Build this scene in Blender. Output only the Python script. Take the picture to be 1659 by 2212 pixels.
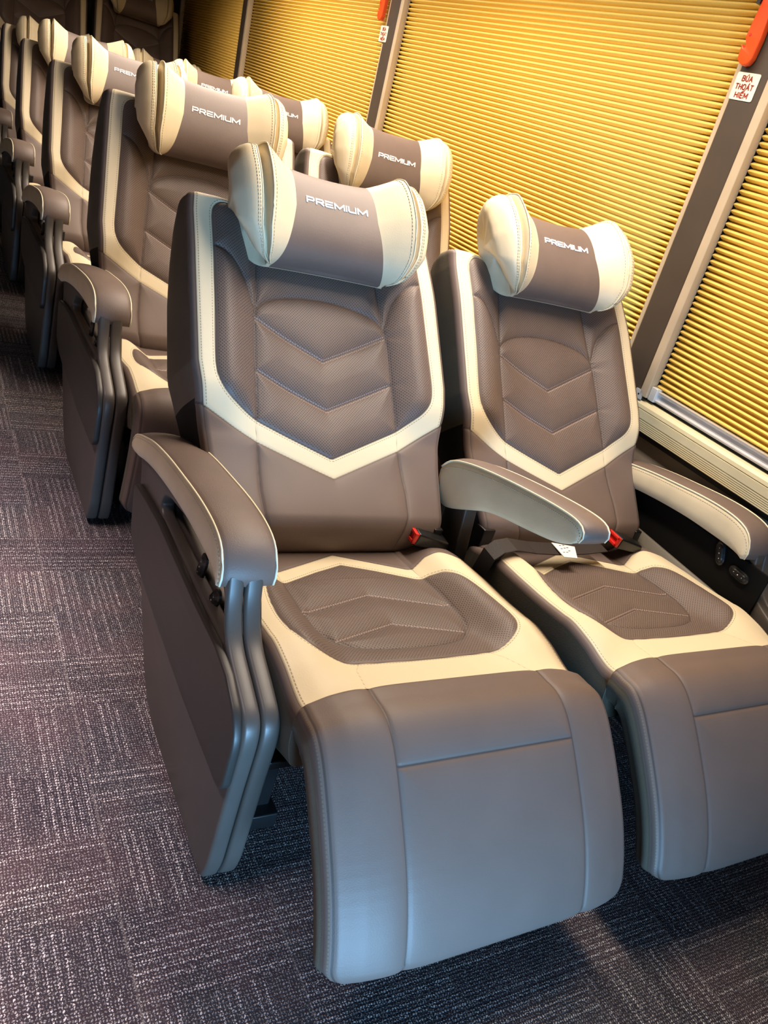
import bpy, math, random
import numpy as np
from mathutils import Matrix, Vector

random.seed(3)
S = bpy.context.scene
for o in list(bpy.data.objects):
    bpy.data.objects.remove(o)
COL = S.collection

# ------------------------------------------------------------------ camera
cam_d = bpy.data.cameras.new('camera')
cam = bpy.data.objects.new('camera', cam_d)
COL.objects.link(cam)
CR = [[0.85347, -0.43777, 0.28274], [0.01986, -0.51482, -0.85707], [0.52076, 0.73710, -0.43069]]
CP = (-0.38636, -0.68730, 1.03235)
m = Matrix(((CR[0][0], -CR[1][0], -CR[2][0], CP[0]),
            (CR[0][1], -CR[1][1], -CR[2][1], CP[1]),
            (CR[0][2], -CR[1][2], -CR[2][2], CP[2]),
            (0, 0, 0, 1)))
cam.matrix_world = m
cam_d.sensor_fit = 'HORIZONTAL'
cam_d.sensor_width = 36
cam_d.lens = 1746.36 / 1659 * 36
cam_d.clip_start = .02
S.camera = cam

# ------------------------------------------------------------------ view, world, lights
S.view_settings.view_transform = 'Standard'
S.view_settings.look = 'None'
S.view_settings.gamma = 1
S.view_settings.exposure = 0.0
S.view_settings.use_curve_mapping = False
world = bpy.data.worlds.new('world')
S.world = world
world.use_nodes = True
world.node_tree.nodes['Background'].inputs['Color'].default_value = (.62, .72, .9, 1)
world.node_tree.nodes['Background'].inputs['Strength'].default_value = .06


def area(name, loc, rot, sx, sy, power, col, spread=180):
    d = bpy.data.lights.new(name, 'AREA')
    d.shape = 'RECTANGLE'
    d.size, d.size_y = sx, sy
    d.energy = power
    d.color = col
    d.spread = math.radians(spread)
    o = bpy.data.objects.new(name, d)
    COL.objects.link(o)
    o.location = loc
    o.rotation_euler = rot
    return o


area('luggage_rack_light', (.64, 1.85, 1.66), (0, 0, 0), .12, 3.9, 70, (1, .845, .69), 150)
area('aisle_ceiling_light', (-.80, .55, 1.70), (0, 0, 0), .16, 1.4, 34, (1, .80, .82), 66)
area('front_blue_fill', (.04, -1.65, .22), (math.radians(90), 0, 0), .55, .36, 14.5, (.28, .60, 1.0), 82)  # added low blue fill aimed at the near leg rests; no door stands here

# ------------------------------------------------------------------ helpers


def srgb(r, g, b):
    f = lambda c: (c / 12.92 if c <= .04045 else ((c + .055) / 1.055) ** 2.4)
    return (f(r / 255), f(g / 255), f(b / 255), 1)


class NT:
    def __init__(s, name):
        s.m = bpy.data.materials.new(name)
        s.m.use_nodes = True
        s.t = s.m.node_tree
        s.b = s.t.nodes['Principled BSDF']

    def n(s, typ, **k):
        x = s.t.nodes.new(typ)
        for a, v in k.items():
            setattr(x, a, v)
        return x

    def l(s, a, b):
        s.t.links.new(a, b)

    def put(s, sock, v):
        if isinstance(v, bpy.types.NodeSocket):
            s.l(v, sock)
        else:
            sock.default_value = v

    def math(s, op, a, b=0.0, c=0.0, clamp=False):
        x = s.n('ShaderNodeMath', operation=op, use_clamp=clamp)
        s.put(x.inputs[0], a)
        s.put(x.inputs[1], b)
        s.put(x.inputs[2], c)
        return x.outputs[0]

    def ramp(s, v, lo, hi):          # 0..1 between lo and hi (smooth)
        x = s.n('ShaderNodeMapRange', interpolation_type='SMOOTHSTEP')
        s.put(x.inputs[0], v)
        x.inputs[1].default_value = lo
        x.inputs[2].default_value = hi
        return x.outputs[0]

    def mix(s, f, a, b):
        x = s.n('ShaderNodeMix', data_type='RGBA')
        s.put(x.inputs[0], f)
        s.put(x.inputs[6], a)
        s.put(x.inputs[7], b)
        return x.outputs[2]

    def attr(s, name):
        return s.n('ShaderNodeAttribute', attribute_name=name).outputs['Vector']

    def sep(s, v):
        x = s.n('ShaderNodeSeparateXYZ')
        s.l(v, x.inputs[0])
        return x.outputs

    def vm(s, op, a, b=(0, 0, 0)):
        x = s.n('ShaderNodeVectorMath', operation=op)
        s.put(x.inputs[0], a)
        s.put(x.inputs[1], b)
        return x.outputs['Value'] if op in ('LENGTH', 'DISTANCE', 'DOT_PRODUCT') else x.outputs[0]

    def bump(s, h, strength, dist):
        x = s.n('ShaderNodeBump')
        s.put(x.inputs['Height'], h)
        x.inputs['Strength'].default_value = strength
        x.inputs['Distance'].default_value = dist
        s.l(x.outputs[0], s.b.inputs['Normal'])
        return x


def simple(name, col, rough=.5, metal=0., spec=.5, grain=None, coat=0):
    t = NT(name)
    t.b.inputs['Base Color'].default_value = col
    t.b.inputs['Roughness'].default_value = rough
    t.b.inputs['Metallic'].default_value = metal
    t.b.inputs['Specular IOR Level'].default_value = spec
    tc = t.n('ShaderNodeTexCoord').outputs['Object']
    nz = t.n('ShaderNodeTexNoise')
    t.l(tc, nz.inputs['Vector'])
    nz.inputs['Scale'].default_value = 14
    r = t.ramp(nz.outputs[0], .2, .8)
    t.l(t.mix(r, tuple(c * .93 for c in col[:3]) + (1,), tuple(min(1, c * 1.07) for c in col[:3]) + (1,)), t.b.inputs['Base Color'])
    if grain:
        v = t.n('ShaderNodeTexVoronoi')
        t.l(tc, v.inputs['Vector'])
        v.inputs['Scale'].default_value = grain[0]
        t.bump(v.outputs['Distance'], grain[1], grain[2])
    return t.m


BROWN = srgb(106, 91, 84)
BEIGE = srgb(220, 205, 173)


def leather_patterned():
    t = NT('two_tone_leather')
    pat = t.sep(t.attr('pat'))       # beige sd, perforated sd, seam distance
    pst = t.sep(t.attr('pst'))       # stitch distance, arc length, quilt stitch distance
    beige = t.ramp(pat[0], -.0004, .0004)
    perf = t.ramp(pat[1], .004, .0045)
    seam = t.math('SUBTRACT', 1, t.ramp(pat[2], .0004, .0024))
    uv = t.attr('puv')
    P_ = .0058
    def dots(off):
        a = t.vm('ADD', uv, (off, off, 0))
        a = t.vm('SCALE', a)
        a.node.inputs['Scale'].default_value = 1 / P_
        a = t.vm('FRACTION', a)
        a = t.vm('SUBTRACT', a, (.5, .5, 0))
        a = t.vm('MULTIPLY', a, (1, 1, 0))
        return t.vm('LENGTH', a)
    d = t.math('MINIMUM', dots(0.0), dots(P_ / 2))
    hole = t.math('MULTIPLY', t.math('SUBTRACT', 1, t.ramp(d, .12, .20)), perf)
    # stitch dashes along beige inner border (on beige side) and on quilt seams
    dash = t.ramp(t.math('FRACT', t.math('DIVIDE', pst[1], .0052)), .28, .36)
    line = t.math('SUBTRACT', 1, t.ramp(t.math('ABSOLUTE', t.math('SUBTRACT', pst[0], .0045)), .0004, .0011))
    st1 = t.math('MULTIPLY', line, dash)
    line2 = t.math('SUBTRACT', 1, t.ramp(t.math('ABSOLUTE', t.math('SUBTRACT', pst[2], .0030)), .0005, .0011))
    st2 = t.math('MULTIPLY', line2, dash)
    nz = t.n('ShaderNodeTexNoise')
    nz.inputs['Scale'].default_value = 9
    t.l(uv, nz.inputs['Vector'])
    var = t.ramp(nz.outputs[0], .25, .75)
    br = t.mix(var, tuple(c * .95 for c in BROWN[:3]) + (1,), tuple(c * 1.05 for c in BROWN[:3]) + (1,))
    c = t.mix(beige, br, BEIGE)
    c = t.mix(hole, c, srgb(48, 40, 36))
    c = t.mix(t.math('MULTIPLY', seam, .7), c, srgb(52, 44, 40))
    c = t.mix(t.math('MULTIPLY', st1, .75), c, srgb(128, 112, 92))
    c = t.mix(t.math('MULTIPLY', st2, .7), c, srgb(172, 150, 142))
    t.l(c, t.b.inputs['Base Color'])
    t.b.inputs['Roughness'].default_value = .52
    t.b.inputs['Specular IOR Level'].default_value = .4
    tc = t.n('ShaderNodeTexCoord').outputs['Object']
    v = t.n('ShaderNodeTexVoronoi')
    t.l(tc, v.inputs['Vector'])
    v.inputs['Scale'].default_value = 620
    h = t.math('SUBTRACT', t.math('MULTIPLY', v.outputs['Distance'], .25), hole)
    t.bump(h, .35, .0008)
    return t.m


M = {}
M['pat'] = leather_patterned()
M['brown'] = simple('brown_leather', BROWN, .54, grain=(620, .25, .0006))
M['beige'] = simple('beige_leather', BEIGE, .48, grain=(620, .2, .0005))
M['pipe'] = simple('cream_piping', srgb(236, 226, 196), .45)
M['thread'] = simple('stitching_thread', srgb(190, 180, 150), .7)
M['side'] = simple('dark_brown_leather', srgb(88, 82, 70), .45, grain=(620, .25, .0006))
M['plastic'] = simple('brown_plastic', srgb(74, 68, 63), .42, grain=(900, .1, .0003))
M['plate'] = simple('dark_plastic_plate', srgb(46, 42, 38), .45)
M['black'] = simple('black_fabric', srgb(20, 18, 20), .9, grain=(900, .3, .0005))
M['blackp'] = simple('black_plastic', srgb(22, 22, 23), .35)
M['belt'] = simple('belt_webbing', srgb(34, 27, 26), .6, grain=(700, .4, .0006))
M['red'] = simple('red_plastic', srgb(224, 42, 34), .35)
M['orange'] = simple('orange_plastic', srgb(240, 84, 30), .35)
M['white'] = simple('white_paper', srgb(240, 238, 232), .7)
M['sticker'] = simple('sticker_white', srgb(236, 232, 208), .5)
M['ink'] = simple('red_ink', srgb(150, 45, 35), .6)
M['grayink'] = simple('gray_ink', srgb(120, 120, 125), .6)
M['embroid'] = simple('white_embroidery', srgb(238, 236, 236), .6)
M['alu'] = simple('brushed_aluminium', srgb(220, 220, 222), .42, metal=.55)
M['alup'] = simple('silver_end_cap', srgb(205, 208, 210), .4, metal=.2)
M['metal'] = simple('dark_metal', srgb(60, 58, 58), .35, metal=.8)
M['cream'] = simple('cream_plastic', srgb(214, 204, 168), .45)
M['strip'] = simple('taupe_guide_strip', srgb(190, 172, 146), .45)
M['pillar'] = simple('brown_pillar_cover', srgb(72, 61, 51), .5)
M['gray'] = simple('gray_fabric_wall', srgb(140, 131, 122), .8, grain=(500, .2, .0006))
M['wall'] = simple('gray_wall_panel', srgb(96, 92, 86), .6)
M['ceil'] = simple('ceiling_panel', srgb(190, 182, 170), .7)
M['matte'] = simple('matte_black_plastic', srgb(9, 9, 9), .8, spec=.15)
M['gap'] = simple('black_rubber', srgb(12, 12, 12), .7)


def blind_mat():
    t = NT('golden_pleated_fabric')
    tc = t.n('ShaderNodeTexCoord').outputs['Object']
    nz = t.n('ShaderNodeTexNoise')
    t.l(tc, nz.inputs['Vector'])
    nz.inputs['Scale'].default_value = 400
    c = t.mix(nz.outputs[0], srgb(238, 200, 100), srgb(252, 220, 122))
    t.l(c, t.b.inputs['Base Color'])
    t.b.inputs['Roughness'].default_value = .7
    t.b.inputs['Specular IOR Level'].default_value = .2
    t.bump(nz.outputs[0], .2, .0005)
    return t.m


M['blind'] = blind_mat()


def glass_mat():
    t = NT('tinted_window_glass')
    t.b.inputs['Base Color'].default_value = (.08, .09, .09, 1)
    t.b.inputs['Roughness'].default_value = .03
    t.b.inputs['Transmission Weight'].default_value = .6
    t.b.inputs['IOR'].default_value = 1.45
    return t.m


M['glass'] = glass_mat()


def carpet_mat():
    t = NT('striped_tile_carpet')
    tc = t.n('ShaderNodeTexCoord').outputs['Object']
    s = t.sep(tc)
    X0, Y0, CX, CY = -.113, .124, .207, .135
    fx = t.math('DIVIDE', t.math('SUBTRACT', s[0], X0), CX)
    fy = t.math('DIVIDE', t.math('SUBTRACT', s[1], Y0), CY)
    ix, iy = t.math('FLOOR', fx), t.math('FLOOR', fy)
    cmb = t.n('ShaderNodeCombineXYZ')
    t.l(ix, cmb.inputs[0]); t.l(iy, cmb.inputs[1])
    wn = t.n('ShaderNodeTexWhiteNoise', noise_dimensions='3D')
    t.l(cmb.outputs[0], wn.inputs['Vector'])
    ws = t.sep(wn.outputs['Color'])
    # checker-ish direction with random flips
    par = t.math('MODULO', t.math('ADD', t.math('ADD', ix, iy), 200), 2)
    flip = t.math('GREATER_THAN', ws[0], .74)
    dirv = t.math('ABSOLUTE', t.math('SUBTRACT', par, flip))      # 1: stripes run along y
    # stripes
    def stripes(c, cellseed):
        k = t.math('MULTIPLY', c, 1 / .0128)
        i = t.math('FLOOR', k)
        w = t.n('ShaderNodeTexWhiteNoise', noise_dimensions='2D')
        cc = t.n('ShaderNodeCombineXYZ')
        t.l(i, cc.inputs[0]); t.l(cellseed, cc.inputs[1])
        t.l(cc.outputs[0], w.inputs['Vector'])
        f = t.math('ABSOLUTE', t.math('SUBTRACT', t.math('FRACT', k), .5))
        line = t.math('SUBTRACT', 1, t.ramp(f, .14, .30))
        return t.math('MULTIPLY', line, t.ramp(w.outputs['Value'], .15, .55))
    sx = stripes(s[0], ws[1])
    sy = stripes(s[1], ws[1])
    st = t.n('ShaderNodeMix', data_type='FLOAT')
    t.l(dirv, st.inputs[0]); t.l(sy, st.inputs[2]); t.l(sx, st.inputs[3])
    stripe = st.outputs[0]
    # knit texture : loops
    def wave(c, p):
        return t.math('ABSOLUTE', t.math('SINE', t.math('MULTIPLY', c, math.pi / p)))
    jn = t.n('ShaderNodeTexNoise')
    t.l(tc, jn.inputs['Vector']); jn.inputs['Scale'].default_value = 260; jn.inputs['Detail'].default_value = 3
    kx = wave(t.math('ADD', s[0], t.math('MULTIPLY', jn.outputs[0], .0075)), .0042)
    ky = wave(t.math('ADD', s[1], t.math('MULTIPLY', jn.outputs[0], .0090)), .0050)
    knit = t.math('MULTIPLY', kx, ky)
    sp = t.n('ShaderNodeTexNoise')
    t.l(tc, sp.inputs['Vector']); sp.inputs['Scale'].default_value = 330; sp.inputs['Detail'].default_value = 2
    speck = t.ramp(sp.outputs[0], .44, .58)
    tone = t.mix(ws[2], srgb(44, 36, 42), srgb(52, 50, 54))
    lo = t.n('ShaderNodeTexNoise')
    t.l(tc, lo.inputs['Vector']); lo.inputs['Scale'].default_value = 7
    tone = t.mix(t.ramp(lo.outputs[0], .4, .65), tone, srgb(64, 50, 54))
    hi = t.mix(ws[1], srgb(214, 203, 196), srgb(192, 184, 184))
    amt = t.math('ADD', t.math('MULTIPLY', stripe, .72), .27)
    f = t.math('MULTIPLY', t.math('MULTIPLY', t.ramp(knit, .22, .75), t.math('ADD', t.math('MULTIPLY', speck, .85), .15)), t.math('MULTIPLY', amt, 1.75), clamp=True)
    c = t.mix(f, tone, hi)
    # tile joints : pale yarn line
    bx = t.math('ABSOLUTE', t.math('SUBTRACT', t.math('FRACT', fx), .5))
    edge = t.math('MULTIPLY', t.ramp(bx, .490, .496), t.math('ADD', t.math('MULTIPLY', speck, .7), .1))
    c = t.mix(t.math('MULTIPLY', edge, .45), c, srgb(170, 160, 150))
    t.l(c, t.b.inputs['Base Color'])
    t.b.inputs['Roughness'].default_value = .95
    t.b.inputs['Specular IOR Level'].default_value = .15
    t.bump(t.math('ADD', knit, f), .8, .0016)
    return t.m


M['carpet'] = carpet_mat()


def link(name, mesh, parent=None, loc=(0, 0, 0), rot=(0, 0, 0), scale=(1, 1, 1)):
    o = bpy.data.objects.new(name, mesh)
    COL.objects.link(o)
    o.parent = parent
    o.location, o.rotation_euler, o.scale = loc, rot, scale
    return o


def tag(o, label=None, cat=None, group=None, kind=None):
    if label: o['label'] = label
    if cat: o['category'] = cat
    if group: o['group'] = group
    if kind: o['kind'] = kind
    return o


def empty(name, loc, rot=(0, 0, 0)):
    o = bpy.data.objects.new(name, None)
    COL.objects.link(o)
    o.empty_display_size = .05
    o.location, o.rotation_euler = loc, rot
    return o


def mesh_from(name, verts, faces, mats, fm=None, smooth=True, attrs=None):
    me = bpy.data.meshes.new(name)
    me.from_pydata([tuple(map(float, v)) for v in verts], [], faces)
    for mt in (mats if isinstance(mats, (list, tuple)) else [mats]):
        me.materials.append(mt)
    if fm is not None:
        me.polygons.foreach_set('material_index', np.asarray(fm, dtype=np.int32))
    me.polygons.foreach_set('use_smooth', [smooth] * len(me.polygons))
    if attrs:
        for k, a in attrs.items():
            at = me.attributes.new(k, 'FLOAT_VECTOR', 'POINT')
            at.data.foreach_set('vector', np.asarray(a, dtype=np.float32).ravel())
    me.update()
    return me


class MB:
    """collects simple closed shapes into one mesh"""
    def __init__(s): s.v, s.f, s.m = [], [], []

    def add(s, vs, fs, mi=0):
        b = len(s.v)
        s.v += [tuple(v) for v in vs]
        s.f += [tuple(b + i for i in f) for f in fs]
        s.m += [mi] * len(fs)

    def box(s, a, b, mi=0):
        (x0, y0, z0), (x1, y1, z1) = a, b
        s.add([(x0, y0, z0), (x1, y0, z0), (x1, y1, z0), (x0, y1, z0), (x0, y0, z1), (x1, y0, z1), (x1, y1, z1), (x0, y1, z1)],
              [(0, 3, 2, 1), (4, 5, 6, 7), (0, 1, 5, 4), (1, 2, 6, 5), (2, 3, 7, 6), (3, 0, 4, 7)], mi)

    def hexa(s, p, mi=0):
        s.add(p, [(0, 3, 2, 1), (4, 5, 6, 7), (0, 1, 5, 4), (1, 2, 6, 5), (2, 3, 7, 6), (3, 0, 4, 7)], mi)

    def tube(s, pts, r, n=8, mi=0):
        pts = [Vector(p) for p in pts]
        rings = []
        for i, p in enumerate(pts):
            d = (pts[min(i + 1, len(pts) - 1)] - pts[max(i - 1, 0)]).normalized()
            a = d.cross(Vector((0, 0, 1)) if abs(d.z) < .9 else Vector((1, 0, 0))).normalized()
            b = d.cross(a)
            rings.append([p + (a * math.cos(2 * math.pi * k / n) + b * math.sin(2 * math.pi * k / n)) * r for k in range(n)])
        vs = [v for R_ in rings for v in R_]
        fs = []
        for i in range(len(rings) - 1):
            for k in range(n):
                fs.append((i * n + k, i * n + (k + 1) % n, (i + 1) * n + (k + 1) % n, (i + 1) * n + k))
        fs.append(tuple(range(n))[::-1])
        fs.append(tuple((len(rings) - 1) * n + k for k in range(n)))
        s.add(vs, fs, mi)

    def mesh(s, name, mats, smooth=False, bevel=0):
        me = mesh_from(name, s.v, s.f, mats, s.m, smooth)
        if bevel:
            import bmesh
            bm = bmesh.new(); bm.from_mesh(me)
            bmesh.ops.recalc_face_normals(bm, faces=bm.faces)
            es = [e for e in bm.edges if len(e.link_faces) == 2 and e.calc_face_angle(0) > .5]
            bmesh.ops.bevel(bm, geom=es, offset=bevel, segments=3, affect='EDGES', profile=.6)
            for f in bm.faces: f.smooth = True
            bm.to_mesh(me); bm.free()
        return me


def seg_dist(px, py, poly, closed=False):
    """distance and arc length to a polyline, vectorised"""
    best = np.full(px.shape, 1e9); arc = np.zeros(px.shape); acc = 0
    P_ = list(poly) + ([poly[0]] if closed else [])
    for (ax, ay), (bx, by) in zip(P_[:-1], P_[1:]):
        dx, dy = bx - ax, by - ay
        L = math.hypot(dx, dy)
        if L < 1e-9: continue
        t = np.clip(((px - ax) * dx + (py - ay) * dy) / L ** 2, 0, 1)
        d = np.hypot(px - ax - t * dx, py - ay - t * dy)
        k = d < best
        best = np.where(k, d, best)
        arc = np.where(k, acc + t * L, arc)
        acc += L
    return best, arc


def inside(px, py, poly):
    r = np.zeros(px.shape, bool)
    n = len(poly)
    for i in range(n):
        x0, y0 = poly[i]; x1, y1 = poly[(i + 1) % n]
        c = ((y0 > py) != (y1 > py))
        with np.errstate(divide='ignore', invalid='ignore'):
            xx = (x1 - x0) * (py - y0) / (y1 - y0 + 1e-12) + x0
        r ^= c & (px < xx)
    return r


def smooth_poly(pts, closed=True, it=2, keep=()):
    """Chaikin corner rounding"""
    P_ = [tuple(p) for p in pts]
    for _ in range(it):
        Q = []
        n = len(P_)
        rng = range(n) if closed else range(n - 1)
        if not closed: Q.append(P_[0])
        for i in rng:
            a, b = P_[i], P_[(i + 1) % n]
            Q += [(a[0] * .75 + b[0] * .25, a[1] * .75 + b[1] * .25), (a[0] * .25 + b[0] * .75, a[1] * .25 + b[1] * .75)]
        if not closed: Q.append(P_[-1])
        P_ = Q
    return P_


def round_corner(pts, r):
    """round every corner of a closed polygon with radius-like cut r (list or number)"""
    out = []
    n = len(pts)
    for i, p in enumerate(pts):
        ri = r[i] if isinstance(r, (list, tuple)) else r
        if ri <= 0:
            out.append(p); continue
        a, c = Vector(pts[i - 1]), Vector(pts[(i + 1) % n])
        b = Vector(p)
        d0, d1 = (a - b), (c - b)
        k0, k1 = min(ri, d0.length * .48), min(ri, d1.length * .48)
        s0, s1 = b + d0.normalized() * k0, b + d1.normalized() * k1
        for k in range(7):
            t = k / 6
            q = s0 * (1 - t) ** 2 + b * 2 * t * (1 - t) + s1 * t * t
            out.append((q.x, q.y))
    return out


def sstep(x, a, b):
    t = np.clip((x - a) / (b - a), 0, 1)
    return t * t * (3 - 2 * t)


def mirror(poly):  # centre-out right half list -> closed symmetric
    return [(-x, y) for x, y in poly[::-1] if x > 1e-6] + [tuple(p) for p in poly]


def slab(name, path, hwf, thf, pattern, du=.0026, ds=.0026, r=.018, re0=.02, re1=.02, rc0=.03, rc1=.03, x0=0., mats=None, backmat=None, drop=1.0, rb=.012):
    """upholstered slab swept along path(s)->(y,z); pattern gives bulge and colour fields of (u,s)"""
    sp = np.array(path)
    L = np.r_[0, np.cumsum(np.hypot(*np.diff(sp, axis=0).T))]
    s0, s1 = 0., L[-1]
    # station list: dense at both ends
    k = np.linspace(0, math.pi / 2, 9)
    e0 = re0 * (1 - np.sin(k[::-1])); e1 = s1 - re1 + re1 * np.sin(k)
    mid = np.arange(re0, s1 - re1, ds)[1:]
    st = np.r_[np.clip(e0, 0.00002, None), mid, np.clip(e1, 0, s1 - .00002)]
    yy = np.interp(st, L, sp[:, 0]); zz = np.interp(st, L, sp[:, 1])
    # smooth normals
    fine = np.linspace(0, s1, 400)
    fy = np.interp(fine, L, sp[:, 0]); fz = np.interp(fine, L, sp[:, 1])
    ty, tz = np.gradient(fy), np.gradient(fz)
    w = np.hanning(21); w /= w.sum()
    ty = np.convolve(np.pad(ty, 10, 'edge'), w, 'valid'); tz = np.convolve(np.pad(tz, 10, 'edge'), w, 'valid')
    ty = np.interp(st, fine, ty); tz = np.interp(st, fine, tz)
    nn = np.hypot(ty, tz); ty /= nn; tz /= nn
    ny, nz = -tz, ty        # normal: rotate tangent +90 in (y,z)
    hw = hwf(st); th = thf(st)
    q0 = np.clip(1 - st / max(re0, 1e-6), 0, 1); q1 = np.clip(1 - (s1 - st) / max(re1, 1e-6), 0, 1)
    dn = re0 * (1 - np.sqrt(1 - q0 ** 2)) * .98 + re1 * (1 - np.sqrt(1 - q1 ** 2)) * .98
    c0 = np.clip(1 - st / max(rc0, 1e-6), 0, 1); c1 = np.clip(1 - (s1 - st) / max(rc1, 1e-6), 0, 1)
    hw = hw - rc0 * (1 - np.sqrt(1 - c0 ** 2)) - rc1 * (1 - np.sqrt(1 - c1 ** 2))
    wmax = float(hwf(st).max()) - r
    nflat = int(2 * wmax / du)
    a = np.linspace(-1, 1, nflat + 1)
    ph = np.linspace(0, math.pi / 2, 8)[1:]
    # ring in local (u,n): top flat, right arc, right side, bottom, left
    NT_, NA, NS, NB = len(a), len(ph), 5, 9
    n_st = len(st)
    U = []; N = []; Uk = []; side = []
    hwc = hw[:, None]; thc = np.maximum(th - dn * .9, .012)[:, None]
    topu = a[None, :] * (hwc - r)
    arcu = hwc - r + r * np.sin(ph)[None, :]; arcn = -r * (1 - np.cos(ph))[None, :] * np.ones((n_st, 1)) * drop
    blo = -thc + rb
    sd_t = np.linspace(0, 1, NS + 2)[1:-1][None, :]
    sidn = arcn[:, -1:] * (1 - sd_t) + blo * sd_t
    sidu = hwc + .004 * np.sin(math.pi * sd_t)
    bph = np.linspace(0, math.pi / 2, 5)
    bu = hwc - rb + rb * np.cos(bph)[None, :]; bn = blo - rb * np.sin(bph)[None, :]
    bb = np.linspace(1, -1, NB + 2)[1:-1][None, :] * (hwc - rb); bbn = -thc * np.ones((1, NB))
    U = np.concatenate([topu, arcu, sidu * np.ones((n_st, NS)), bu, bb, -bu[:, ::-1], -sidu[:, ::-1] * np.ones((n_st, NS)), -arcu[:, ::-1]], 1)
    N = np.concatenate([topu * 0, arcn, sidn, bn, bbn, bn[:, ::-1], sidn[:, ::-1], arcn[:, ::-1]], 1)
    K = U.shape[1]
    Sg = st[:, None] * np.ones((1, K))
    kind = np.concatenate([np.zeros(NT_), np.zeros(NA), np.ones(NS), np.ones(5), np.full(NB, 2), np.ones(5), np.ones(NS), np.zeros(NA)])
    pt = pattern(U, Sg, hwc)
    top = (kind == 0)[None, :]
    arcw = np.where(top, 1.0, 0.0) * np.ones((n_st, 1))
    bulge = pt['n'] * arcw * ((1 - q0[:, None] ** 2) if re0 > .001 else 1) * ((1 - q1[:, None] ** 2) if re1 > .001 else 1)
    # let the side follow the bulge at the edge
    Nt = N + bulge
    eR = Nt[:, NT_ + NA - 1][:, None]; eL = Nt[:, K - NA][:, None]
    i0 = NT_ + NA
    ssp = np.linspace(0, 1, NS + 2)[1:-1]
    Nt[:, i0:i0 + NS] = eR * (1 - ssp) + blo * ssp
    Nt[:, K - NA - NS:K - NA] = blo * (1 - ssp) + eL * ssp
    Nt = Nt - dn[:, None] * np.where(kind == 2, 0, 1)[None, :] * np.clip(1 + Nt / np.maximum(thc, 1e-3), 0, 1)
    Xv = U + x0
    Yv = yy[:, None] + ny[:, None] * Nt
    Zv = zz[:, None] + nz[:, None] * Nt
    V = np.stack([Xv, Yv, Zv], 2).reshape(-1, 3)
    idx = np.arange(n_st * K).reshape(n_st, K)
    A, B = idx[:-1], idx[1:]
    F = np.stack([A, np.roll(A, -1, 1), np.roll(B, -1, 1), B], 2).reshape(-1, 4)
    fk = np.maximum(kind, np.roll(kind, -1))
    fm = (fk[None, :] * np.ones((n_st - 1, 1))).reshape(-1)
    smid = (st[:-1, None] * np.ones((1, K))).reshape(-1)
    fmi = np.where(fm > 0, 1, 0)
    if backmat is not None:
        fmi = np.where((fm > 0) & backmat(smid), 2, fmi)
    faces = F.tolist(); fmi = fmi.astype(int).tolist()
    V = V.tolist()
    for row, rev in ((idx[0], False), (idx[-1], True)):
        c = np.mean([V[i] for i in row], 0)
        ci = len(V); V.append(c.tolist())
        for j in range(K):
            f = [ci, int(row[(j + 1) % K]), int(row[j])]
            faces.append(f[::-1] if rev else f)
            fmi.append(1)
    pat = np.stack([pt['beige'], pt['perf'], pt['seam']], 2).reshape(-1, 3)
    pst = np.stack([pt['sd'], pt['arc'], pt['sq']], 2).reshape(-1, 3)
    puv = np.stack([U, Sg, 0 * U], 2).reshape(-1, 3)
    ex = lambda q, v: np.vstack([q, [v, v]])
    return mesh_from(name, V, faces, mats, fmi, True, {'pat': ex(pat, (-1, -1, 1)), 'pst': ex(pst, (1, 0, 1)), 'puv': ex(puv, (0, 0, 0))})


# ------------------------------------------------------------------ seat geometry (fitted dimensions, metres)
XC = .3024                       # seat centre from the outer face of its aisle panel
PITCH = .5611                    # aisle seat to window seat
ROWY = [0, .9799, 1.8979, 2.8066, 3.6950, 4.62]
TY, TZ = .66490, .74693          # back direction
NY, NZ = -TZ, TY                 # outward normal of the back
PIV = (.5206, .3564)


def bk(v, n):                    # back frame -> (y,z) relative to the recline pivot
    q = n - .0734
    return (v * TY + q * NY - PIV[0], v * TZ + q * NZ - PIV[1])


V0, V1 = .500, 1.150
b_inner = round_corner([(-.214, 1.128), (.214, 1.128), (.2235, .80), (.205, .768), (.145, .729), (0, .666), (-.145, .729), (-.205, .768), (-.2235, .80)],
                       [.035, .035, .03, .02, .01, .004, .01, .02, .03])
b_outer_low = [(-.30, .772), (-.256, .752), (-.205, .724), (-.146, .690), (0, .628), (.146, .690), (.205, .724), (.256, .752), (.30, .772)]
b_seams_v = [[(s * .118, 1.128), (s * .124, 1.05), (s * .134, .944), (s * .140, .90), (s * .142, .81), (s * .145, .728)] for s in (-1, 1)]
b_low = [[(s * .145, .69), (s * .149, .60), (s * .146, .56), (s * .13, .51), (s * .126, .49)] for s in (-1, 1)]
arch = [(.138, .932), (.132, .944), (.112, .960), (.076, .974), (.026, .981)]
arch = smooth_poly([(-x, y) for x, y in arch] + arch[::-1], False, 2)
bol = [smooth_poly([(s * .222, 1.037), (s * .194, 1.031), (s * .169, 1.012), (s * .150, .982), (s * .138, .942)], False, 2) for s in (-1, 1)]
chev = [[(-.141, .922), (-.004 + .004, .857), (.141, .922)], [(-.143, .823), (0, .760), (.143, .823)]]


def fields(U, Sg, lst, stitched=(), quilt=()):
    d = np.full(U.shape, 1e9)
    for l in lst:
        dd, _ = seg_dist(U, Sg, l)
        d = np.minimum(d, dd)
    return d


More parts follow.
